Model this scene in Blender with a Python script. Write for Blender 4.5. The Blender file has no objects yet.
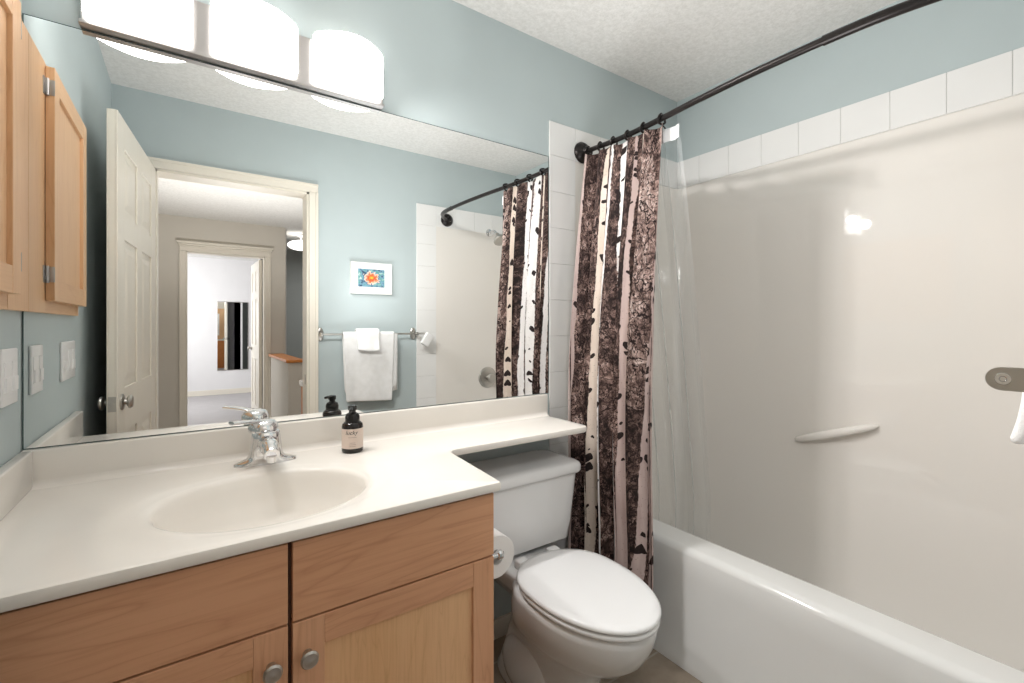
import bpy, bmesh, math, random
from mathutils import Vector, Matrix
random.seed(7)
PI = math.pi
sc = bpy.context.scene
C = sc.collection

# ------------------------------------------------------------------ camera
CAM_Z = 1.23
cam = bpy.data.cameras.new('camera')
cam.sensor_width = 36.0
cam.lens = 461.0 / 1024.0 * 36.0
cam.shift_y = -15.5 / 1024.0
cam.clip_start = 0.02
cam_o = bpy.data.objects.new('camera', cam)
cam_o.location = (0, 0, CAM_Z)
cam_o.rotation_euler = (PI / 2, 0, math.radians(-34.98))
C.objects.link(cam_o)
sc.camera = cam_o

# ------------------------------------------------------------------ world, lights, exposure
w = bpy.data.worlds.new('world'); sc.world = w; w.use_nodes = True
w.node_tree.nodes['Background'].inputs[0].default_value = (0.8, 0.85, 0.9, 1)
w.node_tree.nodes['Background'].inputs[1].default_value = 0.6
sc.view_settings.view_transform = 'Standard'
sc.view_settings.look = 'None'
sc.view_settings.gamma = 1.0
sc.view_settings.use_curve_mapping = False
sc.view_settings.exposure = 0.0
SHADE_E = 8.0          # the glass shades over the mirror


def area(name, loc, rot, sx, sy, watts, col=(1, 1, 1)):
    l = bpy.data.lights.new(name, 'AREA'); l.shape = 'RECTANGLE'; l.size = sx; l.size_y = sy
    l.energy = watts; l.color = col
    o = bpy.data.objects.new(name, l); o.location = loc; o.rotation_euler = rot; C.objects.link(o)
    return o




def bounce(name, loc, tilt, watts, col=(1, 1, 1), cone=160, rad=0.05):
    """upward flood that lights the ceiling; the room is lit by what the ceiling sends back"""
    l = bpy.data.lights.new(name, 'SPOT'); l.energy = watts; l.color = col; l.spot_size = math.radians(cone); l.spot_blend = 1.0
    l.shadow_soft_size = rad
    o = bpy.data.objects.new(name, l); o.location = loc; o.rotation_euler = (PI + tilt[0], tilt[1], 0); C.objects.link(o)
    return o


bounce('room_bounce', (0.85, 0.60, 1.0), (0, 0), 54, (0.975, 0.99, 1.0), 140, 0.35)  # added flood with no fixture, brightens the room off the ceiling
bounce('hall_bounce', (0.35, -1.4, 0.9), (0, 0), 140, (1.0, 0.98, 0.95))  # unseen flood added below the hall ceiling
fl = bpy.data.lights.new('room_fill', 'SPOT'); fl.energy = 20; fl.spot_size = math.radians(125); fl.spot_blend = 1.0; fl.shadow_soft_size = 0.08  # added fill spot towards the tub wall, no lamp hangs there
fo = bpy.data.objects.new('room_fill', fl); fo.location = (0.60, 0.30, 1.70); C.objects.link(fo)
fo.rotation_euler = Vector((0.9, 0.28, -0.75)).to_track_quat('-Z', 'Y').to_euler()
area('bedroom_daylight', (-1.1, -5.2, 1.5), (PI / 2, 0, -PI / 2), 1.6, 1.4, 72, (0.98, 0.985, 1.0))  # area light added to stand in for daylight; no window is built
area('stairwell_area', (1.9, -4.0, 2.3), (0, 0, 0), 0.6, 0.8, 7, (0.95, 0.97, 1.0))  # area light facing down below the stairwell ceiling

# ------------------------------------------------------------------ node helpers


class N:
    """tiny wrapper for building node trees"""
    def __init__(s, name):
        s.m = bpy.data.materials.new(name); s.m.use_nodes = True
        s.t = s.m.node_tree; s.b = s.t.nodes['Principled BSDF']; s.out = s.t.nodes['Material Output']

    def n(s, typ, **kw):
        o = s.t.nodes.new(typ)
        for k, v in kw.items(): setattr(o, k, v)
        return o

    def l(s, a, b): s.t.links.new(a, b)

    def _in(s, sock, v):
        if hasattr(v, 'links') or isinstance(v, bpy.types.NodeSocket): s.l(v, sock)
        else: sock.default_value = v

    def math(s, op, a, b=0.0, c=None, clamp=False):
        o = s.n('ShaderNodeMath', operation=op, use_clamp=clamp)
        s._in(o.inputs[0], a); s._in(o.inputs[1], b)
        if c is not None: s._in(o.inputs[2], c)
        return o.outputs[0]

    def coord(s, kind='Object'): return s.n('ShaderNodeTexCoord').outputs[kind]

    def mapping(s, vec, scale=(1, 1, 1), loc=(0, 0, 0), rot=(0, 0, 0)):
        o = s.n('ShaderNodeMapping'); s.l(vec, o.inputs['Vector'])
        o.inputs['Scale'].default_value = scale; o.inputs['Location'].default_value = loc
        o.inputs['Rotation'].default_value = rot
        return o.outputs[0]

    def noise(s, vec, scale=5, detail=3, rough=0.5, dist=0.0):
        o = s.n('ShaderNodeTexNoise'); s.l(vec, o.inputs['Vector'])
        o.inputs['Scale'].default_value = scale; o.inputs['Detail'].default_value = detail
        o.inputs['Roughness'].default_value = rough; o.inputs['Distortion'].default_value = dist
        return o.outputs['Fac']

    def voro(s, vec, scale=5, feature='F1', rnd=1.0):
        o = s.n('ShaderNodeTexVoronoi', feature=feature); s.l(vec, o.inputs['Vector'])
        o.inputs['Scale'].default_value = scale; o.inputs['Randomness'].default_value = rnd
        return o

    def ramp(s, fac, stops, interp='LINEAR'):
        o = s.n('ShaderNodeValToRGB'); s.l(fac, o.inputs[0]); r = o.color_ramp; r.interpolation = interp
        while len(r.elements) < len(stops): r.elements.new(0.5)
        for e, (p, c) in zip(r.elements, stops): e.position = p; e.color = (*c, 1)
        return o.outputs[0]

    def mix(s, fac, a, b, blend='MIX'):
        o = s.n('ShaderNodeMix', data_type='RGBA', blend_type=blend)
        s._in(o.inputs[0], fac)
        s._in(o.inputs[6], a if not isinstance(a, tuple) else (*a, 1))
        s._in(o.inputs[7], b if not isinstance(b, tuple) else (*b, 1))
        return o.outputs[2]

    def bump(s, h, strength=0.2, dist=0.002):
        o = s.n('ShaderNodeBump'); s.l(h, o.inputs['Height'])
        o.inputs['Strength'].default_value = strength; o.inputs['Distance'].default_value = dist
        s.l(o.outputs[0], s.b.inputs['Normal'])

    def set(s, col=None, rough=None, metal=None, spec=None, **kw):
        if col is not None: s._in(s.b.inputs['Base Color'], (*col, 1) if isinstance(col, tuple) else col)
        if rough is not None: s._in(s.b.inputs['Roughness'], rough)
        if metal is not None: s.b.inputs['Metallic'].default_value = metal
        if spec is not None: s.b.inputs['Specular IOR Level'].default_value = spec
        for k, v in kw.items(): s._in(s.b.inputs[k.replace('_', ' ')], v)
        return s


def srgb(r, g, b):
    f = lambda c: (c / 255) / 12.92 if c / 255 <= 0.04045 else ((c / 255 + 0.055) / 1.055) ** 2.4
    return (f(r), f(g), f(b))


def plain(name, col, rough=0.5, metal=0.0, spec=0.5, var=0.03, bump=0.0, bscale=200, **kw):
    n = N(name); c = n.coord()
    f = n.noise(c, 6, 2)
    d = tuple(x * (1 - var) for x in col); l = tuple(min(1, x * (1 + var)) for x in col)
    n.set(n.ramp(f, [(0.3, d), (0.7, l)]), rough, metal, spec, **kw)
    if bump: n.bump(n.noise(c, bscale, 3, 0.6), bump, 0.002)
    return n.m


def wood(name, axis, base, dark, light, scale=1.0, seed=0.0, contrast=0.5):
    n = N(name)
    sc_ = [9.0, 9.0, 9.0]; sc_[axis] = 1.1
    c = n.mapping(n.coord(), tuple(x * scale for x in sc_), (seed, seed * 1.7, seed * 0.6))
    d = n.noise(c, 1.0, 3, 0.55, 0.6)
    rings = n.math('FRACT', n.math('MULTIPLY', d, 9.0))
    tri = n.math('ABSOLUTE', n.math('SUBTRACT', rings, 0.5))
    line = n.math('POWER', n.math('MULTIPLY', tri, 2.0), 8.0)
    s2 = [160.0, 160.0, 160.0]; s2[axis] = 5.0
    fine = n.noise(n.mapping(n.coord(), tuple(s2)), 1.0, 2, 0.6)
    broad = n.ramp(n.noise(c, 0.55, 2), [(0.3, base), (0.7, light)])
    col = n.mix(n.math('MULTIPLY', line, contrast), broad, dark)
    col = n.mix(n.math('MULTIPLY', n.math('SUBTRACT', fine, 0.45, clamp=True), 0.9), col, dark)
    n.set(col, 0.38, 0, 0.4)
    n.bump(fine, 0.06, 0.0006)
    return n.m


# ------------------------------------------------------------------ materials
TEAL = srgb(186, 197, 198)
M = {}
M['teal'] = plain('teal_paint', TEAL, 0.75, spec=0.3, var=0.012, bump=0.06, bscale=260)
n = N('stippled_ceiling'); c = n.coord()
n.set(n.ramp(n.noise(c, 60, 3, 0.7), [(0.35, srgb(222, 220, 216)), (0.65, srgb(236, 234, 231))]), 0.95, 0, 0.1)
n.bump(n.noise(c, 120, 4, 0.7), 0.42, 0.004); M['ceiling'] = n.m
n = N('floor_tile'); c = n.coord()
br = n.n('ShaderNodeTexBrick'); n.l(n.mapping(c, (1, 1, 1), (0.07, 0.11, 0)), br.inputs['Vector'])
br.offset = 0.0; br.inputs['Scale'].default_value = 1.0; br.inputs['Brick Width'].default_value = 0.305
br.inputs['Row Height'].default_value = 0.305; br.inputs['Mortar Size'].default_value = 0.004
br.inputs['Color1'].default_value = (*srgb(166, 152, 136), 1); br.inputs['Color2'].default_value = (*srgb(158, 144, 128), 1)
br.inputs['Mortar'].default_value = (*srgb(188, 180, 168), 1)
n.set(n.mix(n.math('MULTIPLY', n.noise(c, 14, 4, 0.65), 0.75), br.outputs['Color'], srgb(124, 110, 96)), 0.45, 0, 0.4)
n.bump(br.outputs['Fac'], -0.3, 0.002); M['floor'] = n.m
M['carpet'] = plain('grey_carpet', srgb(176, 172, 172), 0.95, spec=0.1, bump=0.5, bscale=500)
M['hallwall'] = plain('hall_paint', srgb(214, 208, 198), 0.8, spec=0.2, var=0.01)
M['stairwall'] = plain('stair_paint', srgb(176, 178, 174), 0.8, spec=0.2, var=0.01)
M['bedwall'] = plain('bedroom_paint', srgb(232, 230, 230), 0.8, spec=0.2, var=0.01)
M['trim'] = plain('cream_trim', srgb(233, 226, 213), 0.35, var=0.01)
M['counter'] = plain('cultured_marble', srgb(243, 238, 231), 0.16, var=0.012, spec=0.5)
M['tile'] = plain('white_tile', srgb(236, 235, 233), 0.12, var=0.01)
M['grout'] = plain('white_grout', srgb(226, 225, 222), 0.8)
n = N('cream_acrylic'); c = n.coord()
n.set(n.ramp(n.noise(c, 2.0, 1), [(0.3, srgb(236, 231, 224)), (0.7, srgb(238, 233, 227))]), 0.02, 0, 0.6)
M['acrylic'] = n.m
M['tub'] = plain('white_tub', srgb(228, 228, 226), 0.10, var=0.006, spec=0.5)
M['porcelain'] = plain('porcelain', srgb(232, 232, 232), 0.08, var=0.005, spec=0.55)
M['seatplastic'] = plain('seat_plastic', srgb(236, 236, 236), 0.22, var=0.005)
M['chrome'] = plain('chrome', (0.80, 0.80, 0.81), 0.08, 1.0, var=0.01)
M['nickel'] = plain('brushed_nickel', (0.52, 0.50, 0.47), 0.32, 1.0, var=0.03)
M['plate'] = plain('satin_nickel_plate', (0.50, 0.48, 0.47), 0.38, 1.0, var=0.02)
M['bronze'] = plain('dark_bronze', (0.022, 0.018, 0.017), 0.32, 0.6, var=0.08)
M['blackplastic'] = plain('black_plastic', (0.006, 0.006, 0.006), 0.22, var=0.05)
M['bottle'] = plain('dark_bottle', (0.012, 0.009, 0.008), 0.12, var=0.05)
M['paperlabel'] = plain('cream_label', srgb(226, 208, 196), 0.6, var=0.02)
M['ink'] = plain('black_ink', (0.02, 0.018, 0.016), 0.7)
M['paper'] = plain('white_paper', srgb(238, 236, 234), 0.9, spec=0.1, bump=0.2)
M['whiteplastic'] = plain('white_plastic', srgb(240, 240, 240), 0.3, var=0.005)
M['whitegloss'] = plain('white_frame', srgb(242, 240, 236), 0.3, var=0.005)
M['matboard'] = plain('white_mat', srgb(246, 245, 243), 0.9, var=0.005)
n = N('terry_cotton'); c = n.coord()
n.set(n.ramp(n.noise(c, 30, 2), [(0.3, srgb(230, 229, 227)), (0.7, srgb(238, 237, 236))]), 0.95, 0, 0.1)
n.bump(n.noise(c, 420, 3, 0.7), 0.5, 0.003); M['terry'] = n.m
n = N('mirror_silver'); n.set((0.93, 0.945, 0.94), 0.0, 1.0, 0.5); M['mirror'] = n.m
M['glassedge'] = plain('mirror_edge', srgb(70, 92, 90), 0.2, 0.2)
W0, WD, WL = srgb(218, 165, 128), srgb(176, 120, 88), srgb(224, 174, 138)
M['woodX'] = wood('maple_horizontal', 0, W0, WD, WL, 1.0, 3.1, 0.36)
M['woodZ'] = wood('maple_vertical', 2, W0, WD, WL, 1.0, 8.4, 0.3)
P0, PD, PL = srgb(230, 182, 134), srgb(192, 138, 92), srgb(235, 190, 146)
M['woodP'] = wood('maple_panel', 2, P0, PD, PL, 1.6, 5.2, 0.25)
Q0, QD, QL = srgb(221, 178, 136), srgb(196, 146, 102), srgb(228, 188, 148)
M['woodcabY'] = wood('light_maple_horizontal', 1, Q0, QD, QL, 1.0, 2.2, 0.3)
M['woodcabZ'] = wood('light_maple_vertical', 2, Q0, QD, QL, 1.0, 6.6, 0.3)
M['orangewood'] = wood('orange_oak', 1, srgb(205, 128, 66), srgb(160, 88, 40), srgb(218, 142, 78), 1.0, 1.0, 0.3)
M['darkgap'] = plain('painted_gap_shade', srgb(96, 66, 46), 0.7)  # wood darkened: the shade in door gaps and toe kick is painted in
M['black'] = plain('dark_panel', (0.02, 0.025, 0.022), 0.4)

n = N('frosted_shade'); n.set((0.95, 0.95, 0.95), 0.3)
n.b.inputs['Emission Color'].default_value = (1.0, 0.965, 0.93, 1); n.b.inputs['Emission Strength'].default_value = SHADE_E
M['shade'] = n.m
n = N('shade_inside'); n.set((0.95, 0.95, 0.95), 0.4)
n.b.inputs['Emission Color'].default_value = (1.0, 0.965, 0.93, 1); n.b.inputs['Emission Strength'].default_value = 3.0
M['shade_in'] = n.m
n = N('lamp_bulb'); n.set((1, 1, 1), 0.3)
n.b.inputs['Emission Color'].default_value = (1.0, 0.93, 0.83, 1); n.b.inputs['Emission Strength'].default_value = 8
M['bulb'] = n.m
n = N('hall_dome'); n.set((0.95, 0.95, 0.95), 0.3)
n.b.inputs['Emission Color'].default_value = (1.0, 0.96, 0.9, 1); n.b.inputs['Emission Strength'].default_value = 2.5
M['dome'] = n.m

# clear vinyl liner: mostly see-through with a little milky body and a soft sheen
n = N('clear_vinyl')
tr = n.n('ShaderNodeBsdfTransparent'); tr.inputs[0].default_value = (0.97, 0.98, 0.98, 1)
n.set((0.85, 0.86, 0.86), 0.12, 0, 0.5)
mx = n.n('ShaderNodeMixShader'); lw = n.n('ShaderNodeLayerWeight'); lw.inputs[0].default_value = 0.35
n.l(n.math('MULTIPLY_ADD', lw.outputs['Facing'], 0.28, 0.07), mx.inputs[0])
n.l(tr.outputs[0], mx.inputs[1]); n.l(n.b.outputs[0], mx.inputs[2]); n.l(mx.outputs[0], n.out.inputs[0])
M['vinyl'] = n.m

# ------------------------------------------------------------------ mesh helpers


def box(bm, x0, x1, y0, y1, z0, z1, bev=0.0, seg=2, mi=0):
    r = bmesh.ops.create_cube(bm, size=1.0)
    vs = r['verts']
    for v in vs:
        v.co = Vector(((x0 + x1) / 2 + v.co.x * (x1 - x0), (y0 + y1) / 2 + v.co.y * (y1 - y0), (z0 + z1) / 2 + v.co.z * (z1 - z0)))
    fs = {f for v in vs for f in v.link_faces}
    for f in fs: f.material_index = mi
    if bev > 0:
        es = list({e for v in vs for e in v.link_edges})
        r2 = bmesh.ops.bevel(bm, geom=es, offset=bev, segments=seg, profile=0.5, affect='EDGES')
        for f in r2['faces']: f.material_index = mi
        vs = list({v for f in r2['faces'] for v in f.verts} | {v for v in vs if v.is_valid})
    return vs


def loft(bm, rings, cap0=True, cap1=True, closed=True, mi=0):
    vr = [[bm.verts.new(p) for p in r] for r in rings]
    k = len(vr[0])
    for a, b in zip(vr, vr[1:]):
        for i in range(k if closed else k - 1):
            j = (i + 1) % k
            f = bm.faces.new((a[i], a[j], b[j], b[i])); f.material_index = mi
    if cap0: bm.faces.new(list(reversed(vr[0]))).material_index = mi
    if cap1: bm.faces.new(vr[-1]).material_index = mi
    return vr


def lathe(bm, prof, origin=(0, 0, 0), axis=(0, 0, 1), seg=32, mi=0):
    """prof: (radius, height) pairs along axis"""
    q = Vector((0, 0, 1)).rotation_difference(Vector(axis).normalized()); o = Vector(origin)
    rings = []
    for r, h in prof:
        r = max(r, 1e-5)
        rings.append([o + q @ Vector((r * math.cos(2 * PI * i / seg), r * math.sin(2 * PI * i / seg), h)) for i in range(seg)])
    loft(bm, rings, mi=mi)


def tube(bm, pts, rad, seg=12, mi=0, flat=1.0):
    pts = [Vector(p) for p in pts]
    rad = rad if isinstance(rad, (list, tuple)) else [rad] * len(pts)
    rings = []; up = None
    for i, p in enumerate(pts):
        t = (pts[min(i + 1, len(pts) - 1)] - pts[max(i - 1, 0)]).normalized()
        if up is None:
            up = Vector((0, 0, 1)) if abs(t.z) < 0.9 else Vector((1, 0, 0))
        s = t.cross(up).normalized(); up = s.cross(t).normalized()
        rings.append([p + rad[i] * (math.cos(2 * PI * k / seg) * s + flat * math.sin(2 * PI * k / seg) * up) for k in range(seg)])
    loft(bm, rings, mi=mi)


def catmull(pts, n=8):
    P = [Vector(p) for p in pts]; P = [2 * P[0] - P[1]] + P + [2 * P[-1] - P[-2]]
    out = []
    for i in range(1, len(P) - 2):
        a, b, c_, d = P[i - 1:i + 3]
        for k in range(n):
            t = k / n
            out.append(0.5 * ((2 * b) + (c_ - a) * t + (2 * a - 5 * b + 4 * c_ - d) * t * t + (3 * b - a - 3 * c_ + d) * t ** 3))
    out.append(P[-2]); return out


def sphere(bm, c, rx, ry, rz, u=20, v=12):
    r = bmesh.ops.create_uvsphere(bm, u_segments=u, v_segments=v, radius=1)
    for vt in r['verts']: vt.co = Vector((c[0] + vt.co.x * rx, c[1] + vt.co.y * ry, c[2] + vt.co.z * rz))


def wloc(o):
    v = Vector((0, 0, 0))
    while o: v += o.location; o = o.parent
    return v


def obj(name, bm, mats, parent=None, smooth=False, local=False, angle=35):
    bmesh.ops.recalc_face_normals(bm, faces=bm.faces)
    me = bpy.data.meshes.new(name)
    if parent is not None and not local:
        bmesh.ops.translate(bm, verts=bm.verts, vec=-wloc(parent))
    bm.to_mesh(me); bm.free()
    for m in (mats if isinstance(mats, (list, tuple)) else [mats]): me.materials.append(m)
    if smooth:
        for p in me.polygons: p.use_smooth = True
        me.set_sharp_from_angle(angle=math.radians(angle))
    o = bpy.data.objects.new(name, me); C.objects.link(o)
    if parent is not None: o.parent = parent
    return o


def tag(o, label, cat, group=None):
    o['label'] = label; o['category'] = cat
    if group: o['group'] = group
    return o


def thing(name, label, cat, loc=(0, 0, 0), rot=(0, 0, 0), group=None):
    o = bpy.data.objects.new(name, None); o.empty_display_size = 0.05; C.objects.link(o)
    o.location = loc; o.rotation_euler = rot
    return tag(o, label, cat, group)


def struct(o, label=None, cat=None):
    o['kind'] = 'structure'
    if label: o['label'] = label
    if cat: o['category'] = cat
    return o


def B(): return bmesh.new()


def boxes(name, lst, mat, parent=None, bev=0.0):
    bm = B()
    for b in lst: box(bm, *b, bev=bev)
    return obj(name, bm, mat, parent)


def dup(root, loc, label):
    r = root.copy(); C.objects.link(r); r.location = loc; r['label'] = label
    for ch in list(root.children):
        k = ch.copy(); C.objects.link(k); k.parent = r
        for g in ch.children:
            d = g.copy(); C.objects.link(d); d.parent = k
    return r


# ------------------------------------------------------------------ dimensions
XL, XR = -0.319, 2.159          # left wall, right (tub) wall
YB, YF = 1.53, 0.02             # mirror wall, door wall
HC = 2.44
T = 0.115
OX0, OX1, OZ = -0.15, 0.60, 2.05   # bathroom door opening
HY = YF - T                     # hall side of the door wall
FY = -3.20                      # far hall wall
BY = -6.74                      # far bedroom wall
EX0, EX1 = -0.03, 0.745         # bedroom door opening

# ------------------------------------------------------------------ room shell
struct(boxes('floor', [(XL - T, XR + T, HY, YB + T, -0.05, 0)], M['floor']))
struct(boxes('ceiling', [(XL - T, XR + T, HY, YB + T, HC, HC + 0.05)], M['ceiling']))
struct(boxes('wall_back', [(XL - T, XR + T, YB, YB + T, 0, HC)], M['teal']))
struct(boxes('wall_left', [(XL - T, XL, YF, YB, 0, HC)], M['teal']))
struct(boxes('wall_right', [(XR, XR + T, HY, YB, 0, HC)], M['teal']))
bm = B()
for b in [(XL - T, OX0, HY, YF, 0, HC), (OX1, XR, HY, YF, 0, HC), (OX0, OX1, HY, YF, OZ, HC)]: box(bm, *b)
struct(obj('wall_front', bm, M['teal']))
# hall side skin of the same wall and the other hall walls
struct(boxes('wall_hall_near', [(-1.2, OX0, HY - 0.012, HY, 0, HC), (OX1, 2.6, HY - 0.012, HY, 0, HC), (OX0, OX1, HY - 0.012, HY, OZ, HC)], M['hallwall']))
struct(boxes('wall_hall_far', [(-1.2, EX0, FY - T, FY, 0, HC), (EX1, 0.97, FY - T, FY, 0, HC), (EX0, EX1, FY - T, FY, 2.06, HC)], M['hallwall']))
struct(boxes('wall_hall_left', [(-1.3, -1.2, FY - T, HY, 0, HC)], M['hallwall']))
struct(boxes('wall_stair_back', [(0.97, 2.6, -5.1, -5.0, 0, HC)], M['stairwall']))
struct(boxes('wall_stair_left', [(0.90, 0.97, -5.0, FY - T, 0, HC)], M['stairwall']))
struct(boxes('wall_stair_right', [(2.6, 2.7, -5.1, HY, 0, HC)], M['stairwall']))
struct(boxes('floor_hall', [(-1.3, 2.7, FY - T, HY, -0.05, 0), (0.95, 2.7, -5.1, FY - T, -0.05, 0)], M['carpet']))
struct(boxes('ceiling_hall', [(-1.3, 2.7, FY - T, HY, HC, HC + 0.05), (0.95, 2.7, -5.1, FY - T, HC, HC + 0.05)], M['ceiling']))
struct(boxes('wall_bedroom_far', [(-1.6, 2.6, BY - T, BY, 0, HC)], M['bedwall']))
struct(boxes('wall_bedroom_near', [(-1.6, EX0, FY - T - 0.012, FY - T, 0, HC), (EX1, 0.90, FY - T - 0.012, FY - T, 0, HC), (EX0, EX1, FY - T - 0.012, FY - T, 2.06, HC)], M['bedwall']))
struct(boxes('wall_bedroom_right', [(0.9, 1.0, -5.0, FY - T - 0.012, 0, HC), (2.5, 2.6, BY, -5.1, 0, HC), (0.9, 2.6, -5.2, -5.1, 0, HC)], M['bedwall']))
struct(boxes('wall_bedroom_left', [(-1.7, -1.6, BY - T, FY - T, 0, HC)], M['bedwall']))
struct(boxes('floor_bedroom', [(-1.7, 2.7, BY - T, -5.1, -0.05, 0), (-1.7, 0.95, -5.1, FY - T, -0.05, 0)], M['carpet']))
struct(boxes('ceiling_bedroom', [(-1.7, 2.7, BY - T, -5.1, HC, HC + 0.05), (-1.7, 0.95, -5.1, FY - T, HC, HC + 0.05)], M['ceiling']))
struct(boxes('baseboard_bedroom', [(-1.6, 2.5, BY, BY + 0.012, 0, 0.09)], M['trim']))
struct(boxes('baseboard_back', [(0.625, 1.26, YB - 0.012, YB, 0, 0.075)], M['trim'], bev=0.002))
struct(boxes('baseboard_hall', [(-1.2, EX0 - 0.075, FY, FY + 0.012, 0, 0.09), (EX1 + 0.08, 0.97, FY, FY + 0.012, 0, 0.09)], M['trim']))


def casing(name, x0, x1, ztop, y0, y1, jy0, jy1, wd, head=False):
    """door trim on the face y0..y1 plus the jamb lining jy0..jy1"""
    bm = B()
    for s, x in ((-1, x0), (1, x1)):
        a, b = (x - wd, x) if s < 0 else (x, x + wd)
        box(bm, a, b, y0, y1, 0, ztop, 0.003)
        o0, o1 = (x - wd, x - wd + 0.016) if s < 0 else (x + wd - 0.016, x + wd)
        ym = y1 + 0.005 if y1 > y0 and name != 'x' else y1
        box(bm, o0, o1, y0, ym, 0, ztop, 0.002)
    box(bm, x0 - wd, x1 + wd, y0, y1, ztop, ztop + wd, 0.003)
    box(bm, x0 - wd, x1 + wd, y0, y1 + 0.005, ztop + wd - 0.016, ztop + wd, 0.002)
    if head:
        box(bm, x0 - wd - 0.012, x1 + wd + 0.012, y0, y1 + 0.02, ztop + wd, ztop + wd + 0.02, 0.004)
        box(bm, x0 - wd - 0.025, x1 + wd + 0.025, y0, y1 + 0.035, ztop + wd + 0.02, ztop + wd + 0.045, 0.004)
    jt = 0.012
    box(bm, x0, x0 + jt, jy0, jy1, 0, ztop); box(bm, x1 - jt, x1, jy0, jy1, 0, ztop); box(bm, x0, x1, jy0, jy1, ztop - jt, ztop)
    return struct(obj(name, bm, M['trim']))


casing('trim_1', OX0, OX1, OZ, YF, YF + 0.013, HY - 0.012, YF, 0.052)
casing('trim_2', EX0, EX1, 2.06, FY, FY + 0.014, FY - T - 0.012, FY, 0.062, head=True)
bm = B()
for k, z in enumerate((0.28, 1.05, 1.85)):
    box(bm, OX1 - 0.014, OX1 - 0.011, YF - 0.055, YF - 0.035, 0.90 - 0.03, 0.90 + 0.03) if k == 0 else None
struct(obj('trim_3', bm, M['nickel']))     # latch strike on the right jamb

# ------------------------------------------------------------------ bathroom door (open, seen in the mirror)


def panel_door(name, width, height, thick, loc, rotz, label, knob_z, knob_in, reach=0.045):
    """leaf in local coords: hinge at x=0, runs +x, front face at y=0, back at y=-thick"""
    d = struct(thing(name, label, 'door', loc, (0, 0, rotz)))
    bm = B()
    core = 0.007
    box(bm, 0, width, -thick + core, -core, 0, height)
    st, mid = 0.105, 0.09
    rows = [(0.22, 0.80), (0.98, 1.56), (1.66, height - 0.115)]
    for f0, f1 in ((-core, 0.0), (-thick, -thick + core)):
        box(bm, 0, st, f0, f1, 0, height, 0.002); box(bm, width - st, width, f0, f1, 0, height, 0.002)
        box(bm, (width - mid) / 2, (width + mid) / 2, f0, f1, 0, height, 0.002)
        zs = [0] + [z for r in rows for z in r] + [height]
        for a, b in zip(zs[0::2], zs[1::2]):
            box(bm, st, (width - mid) / 2, f0, f1, a, b, 0.002); box(bm, (width + mid) / 2, width - st, f0, f1, a, b, 0.002)
        for a, b in rows:
            for x0, x1 in ((st, (width - mid) / 2), ((width + mid) / 2, width - st)):
                g = 0.022
                ins, outy = (-core - 0.001, -0.001) if f1 == 0 else (-thick + core + 0.001, -thick + 0.001)
                base = [(x0 + g, ins, a + g), (x1 - g, ins, a + g), (x1 - g, ins, b - g), (x0 + g, ins, b - g)]
                g2 = 0.05
                top = [(x0 + g2, outy, a + g2), (x1 - g2, outy, a + g2), (x1 - g2, outy, b - g2), (x0 + g2, outy, b - g2)]
                loft(bm, [[Vector(p) for p in base], [Vector(p) for p in top]], cap0=False)
    obj('door_leaf', bm, M['trim'], d, local=True)
    for s, y in ((1, 0.0), (-1, -thick)):
        bm = B()
        prof = [(0.031, 0), (0.031, 0.004), (0.025, 0.008), (0.011, 0.010), (0.010, reach * 0.45), (0.017, reach * 0.5),
                (0.025, reach * 0.62), (0.026, reach * 0.78), (0.021, reach * 0.93), (0.008, reach), (0.0, reach)]
        lathe(bm, prof, (width - knob_in, y, knob_z), (0, s, 0), 24)
        obj('door_knob', bm, M['nickel'], d, True, True)
    bm = B(); box(bm, width, width + 0.0015, -thick * 0.5 - 0.012, -thick * 0.5 + 0.012, knob_z - 0.028, knob_z + 0.028)
    lathe(bm, [(0.008, 0), (0.008, 0.004), (0.004, 0.005)], (width, -thick / 2, knob_z), (1, 0, 0), 12)
    obj('latch_plate', bm, M['nickel'], d, local=True)
    for z in (0.22, height / 2, height - 0.2):
        bm = B(); lathe(bm, [(0.007, -0.045), (0.007, 0.045)], (-0.004, 0.004, z), (0, 0, 1), 10)
        obj('hinge', bm, M['nickel'], d, True, True)
    return d


# the visible face looks to the right (+X): leaf runs +Y, so rotate +90 deg and flip so the front is +X
hinge = Vector((OX0 - 0.026, YF + 0.030, 0.008))
free = Vector((-0.252, 0.790, 0.008))
dirv = (free - hinge).normalized()
ang = math.atan2(dirv.y, dirv.x)
panel_door('door_1', 0.745, 2.03, 0.033, hinge, ang,
           'white six panel bathroom door swung open, with round satin knobs, reflected in the big mirror', 0.93, 0.056, 0.036)
bpy.data.objects['door_1'].scale = (1, 1, 1)

# bedroom door, opened into the bedroom, hinge at the right jamb
panel_door('door_2', 0.72, 2.03, 0.035, (EX1 - 0.016, FY - T - 0.015, 0.008), math.radians(-91),
           'white bedroom door standing open edge on across the hall, seen through the mirror', 0.93, 0.062, 0.05)

# ------------------------------------------------------------------ hall things seen in the mirror
t = thing('half_wall', 'white half wall with an orange wood cap at the top of the stairs', 'half wall', (0.86, -2.2, 0))
t['kind'] = 'structure'
boxes('wall_core', [(0.80, 0.92, FY + 0.014, -1.95, 0, 0.865), (0.92, 2.2, -2.07, -1.95, 0, 0.865)], M['hallwall'], t)
bm = B(); box(bm, 0.778, 0.942, FY + 0.014, -1.93, 0.865, 0.895, 0.006); box(bm, 0.942, 2.2, -2.092, -1.928, 0.865, 0.895, 0.006)
obj('cap', bm, M['orangewood'], t)
boxes('end_post', [(0.785, 0.80, FY + 0.014, FY + 0.06, 0, 0.865)], M['trim'], t)

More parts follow.
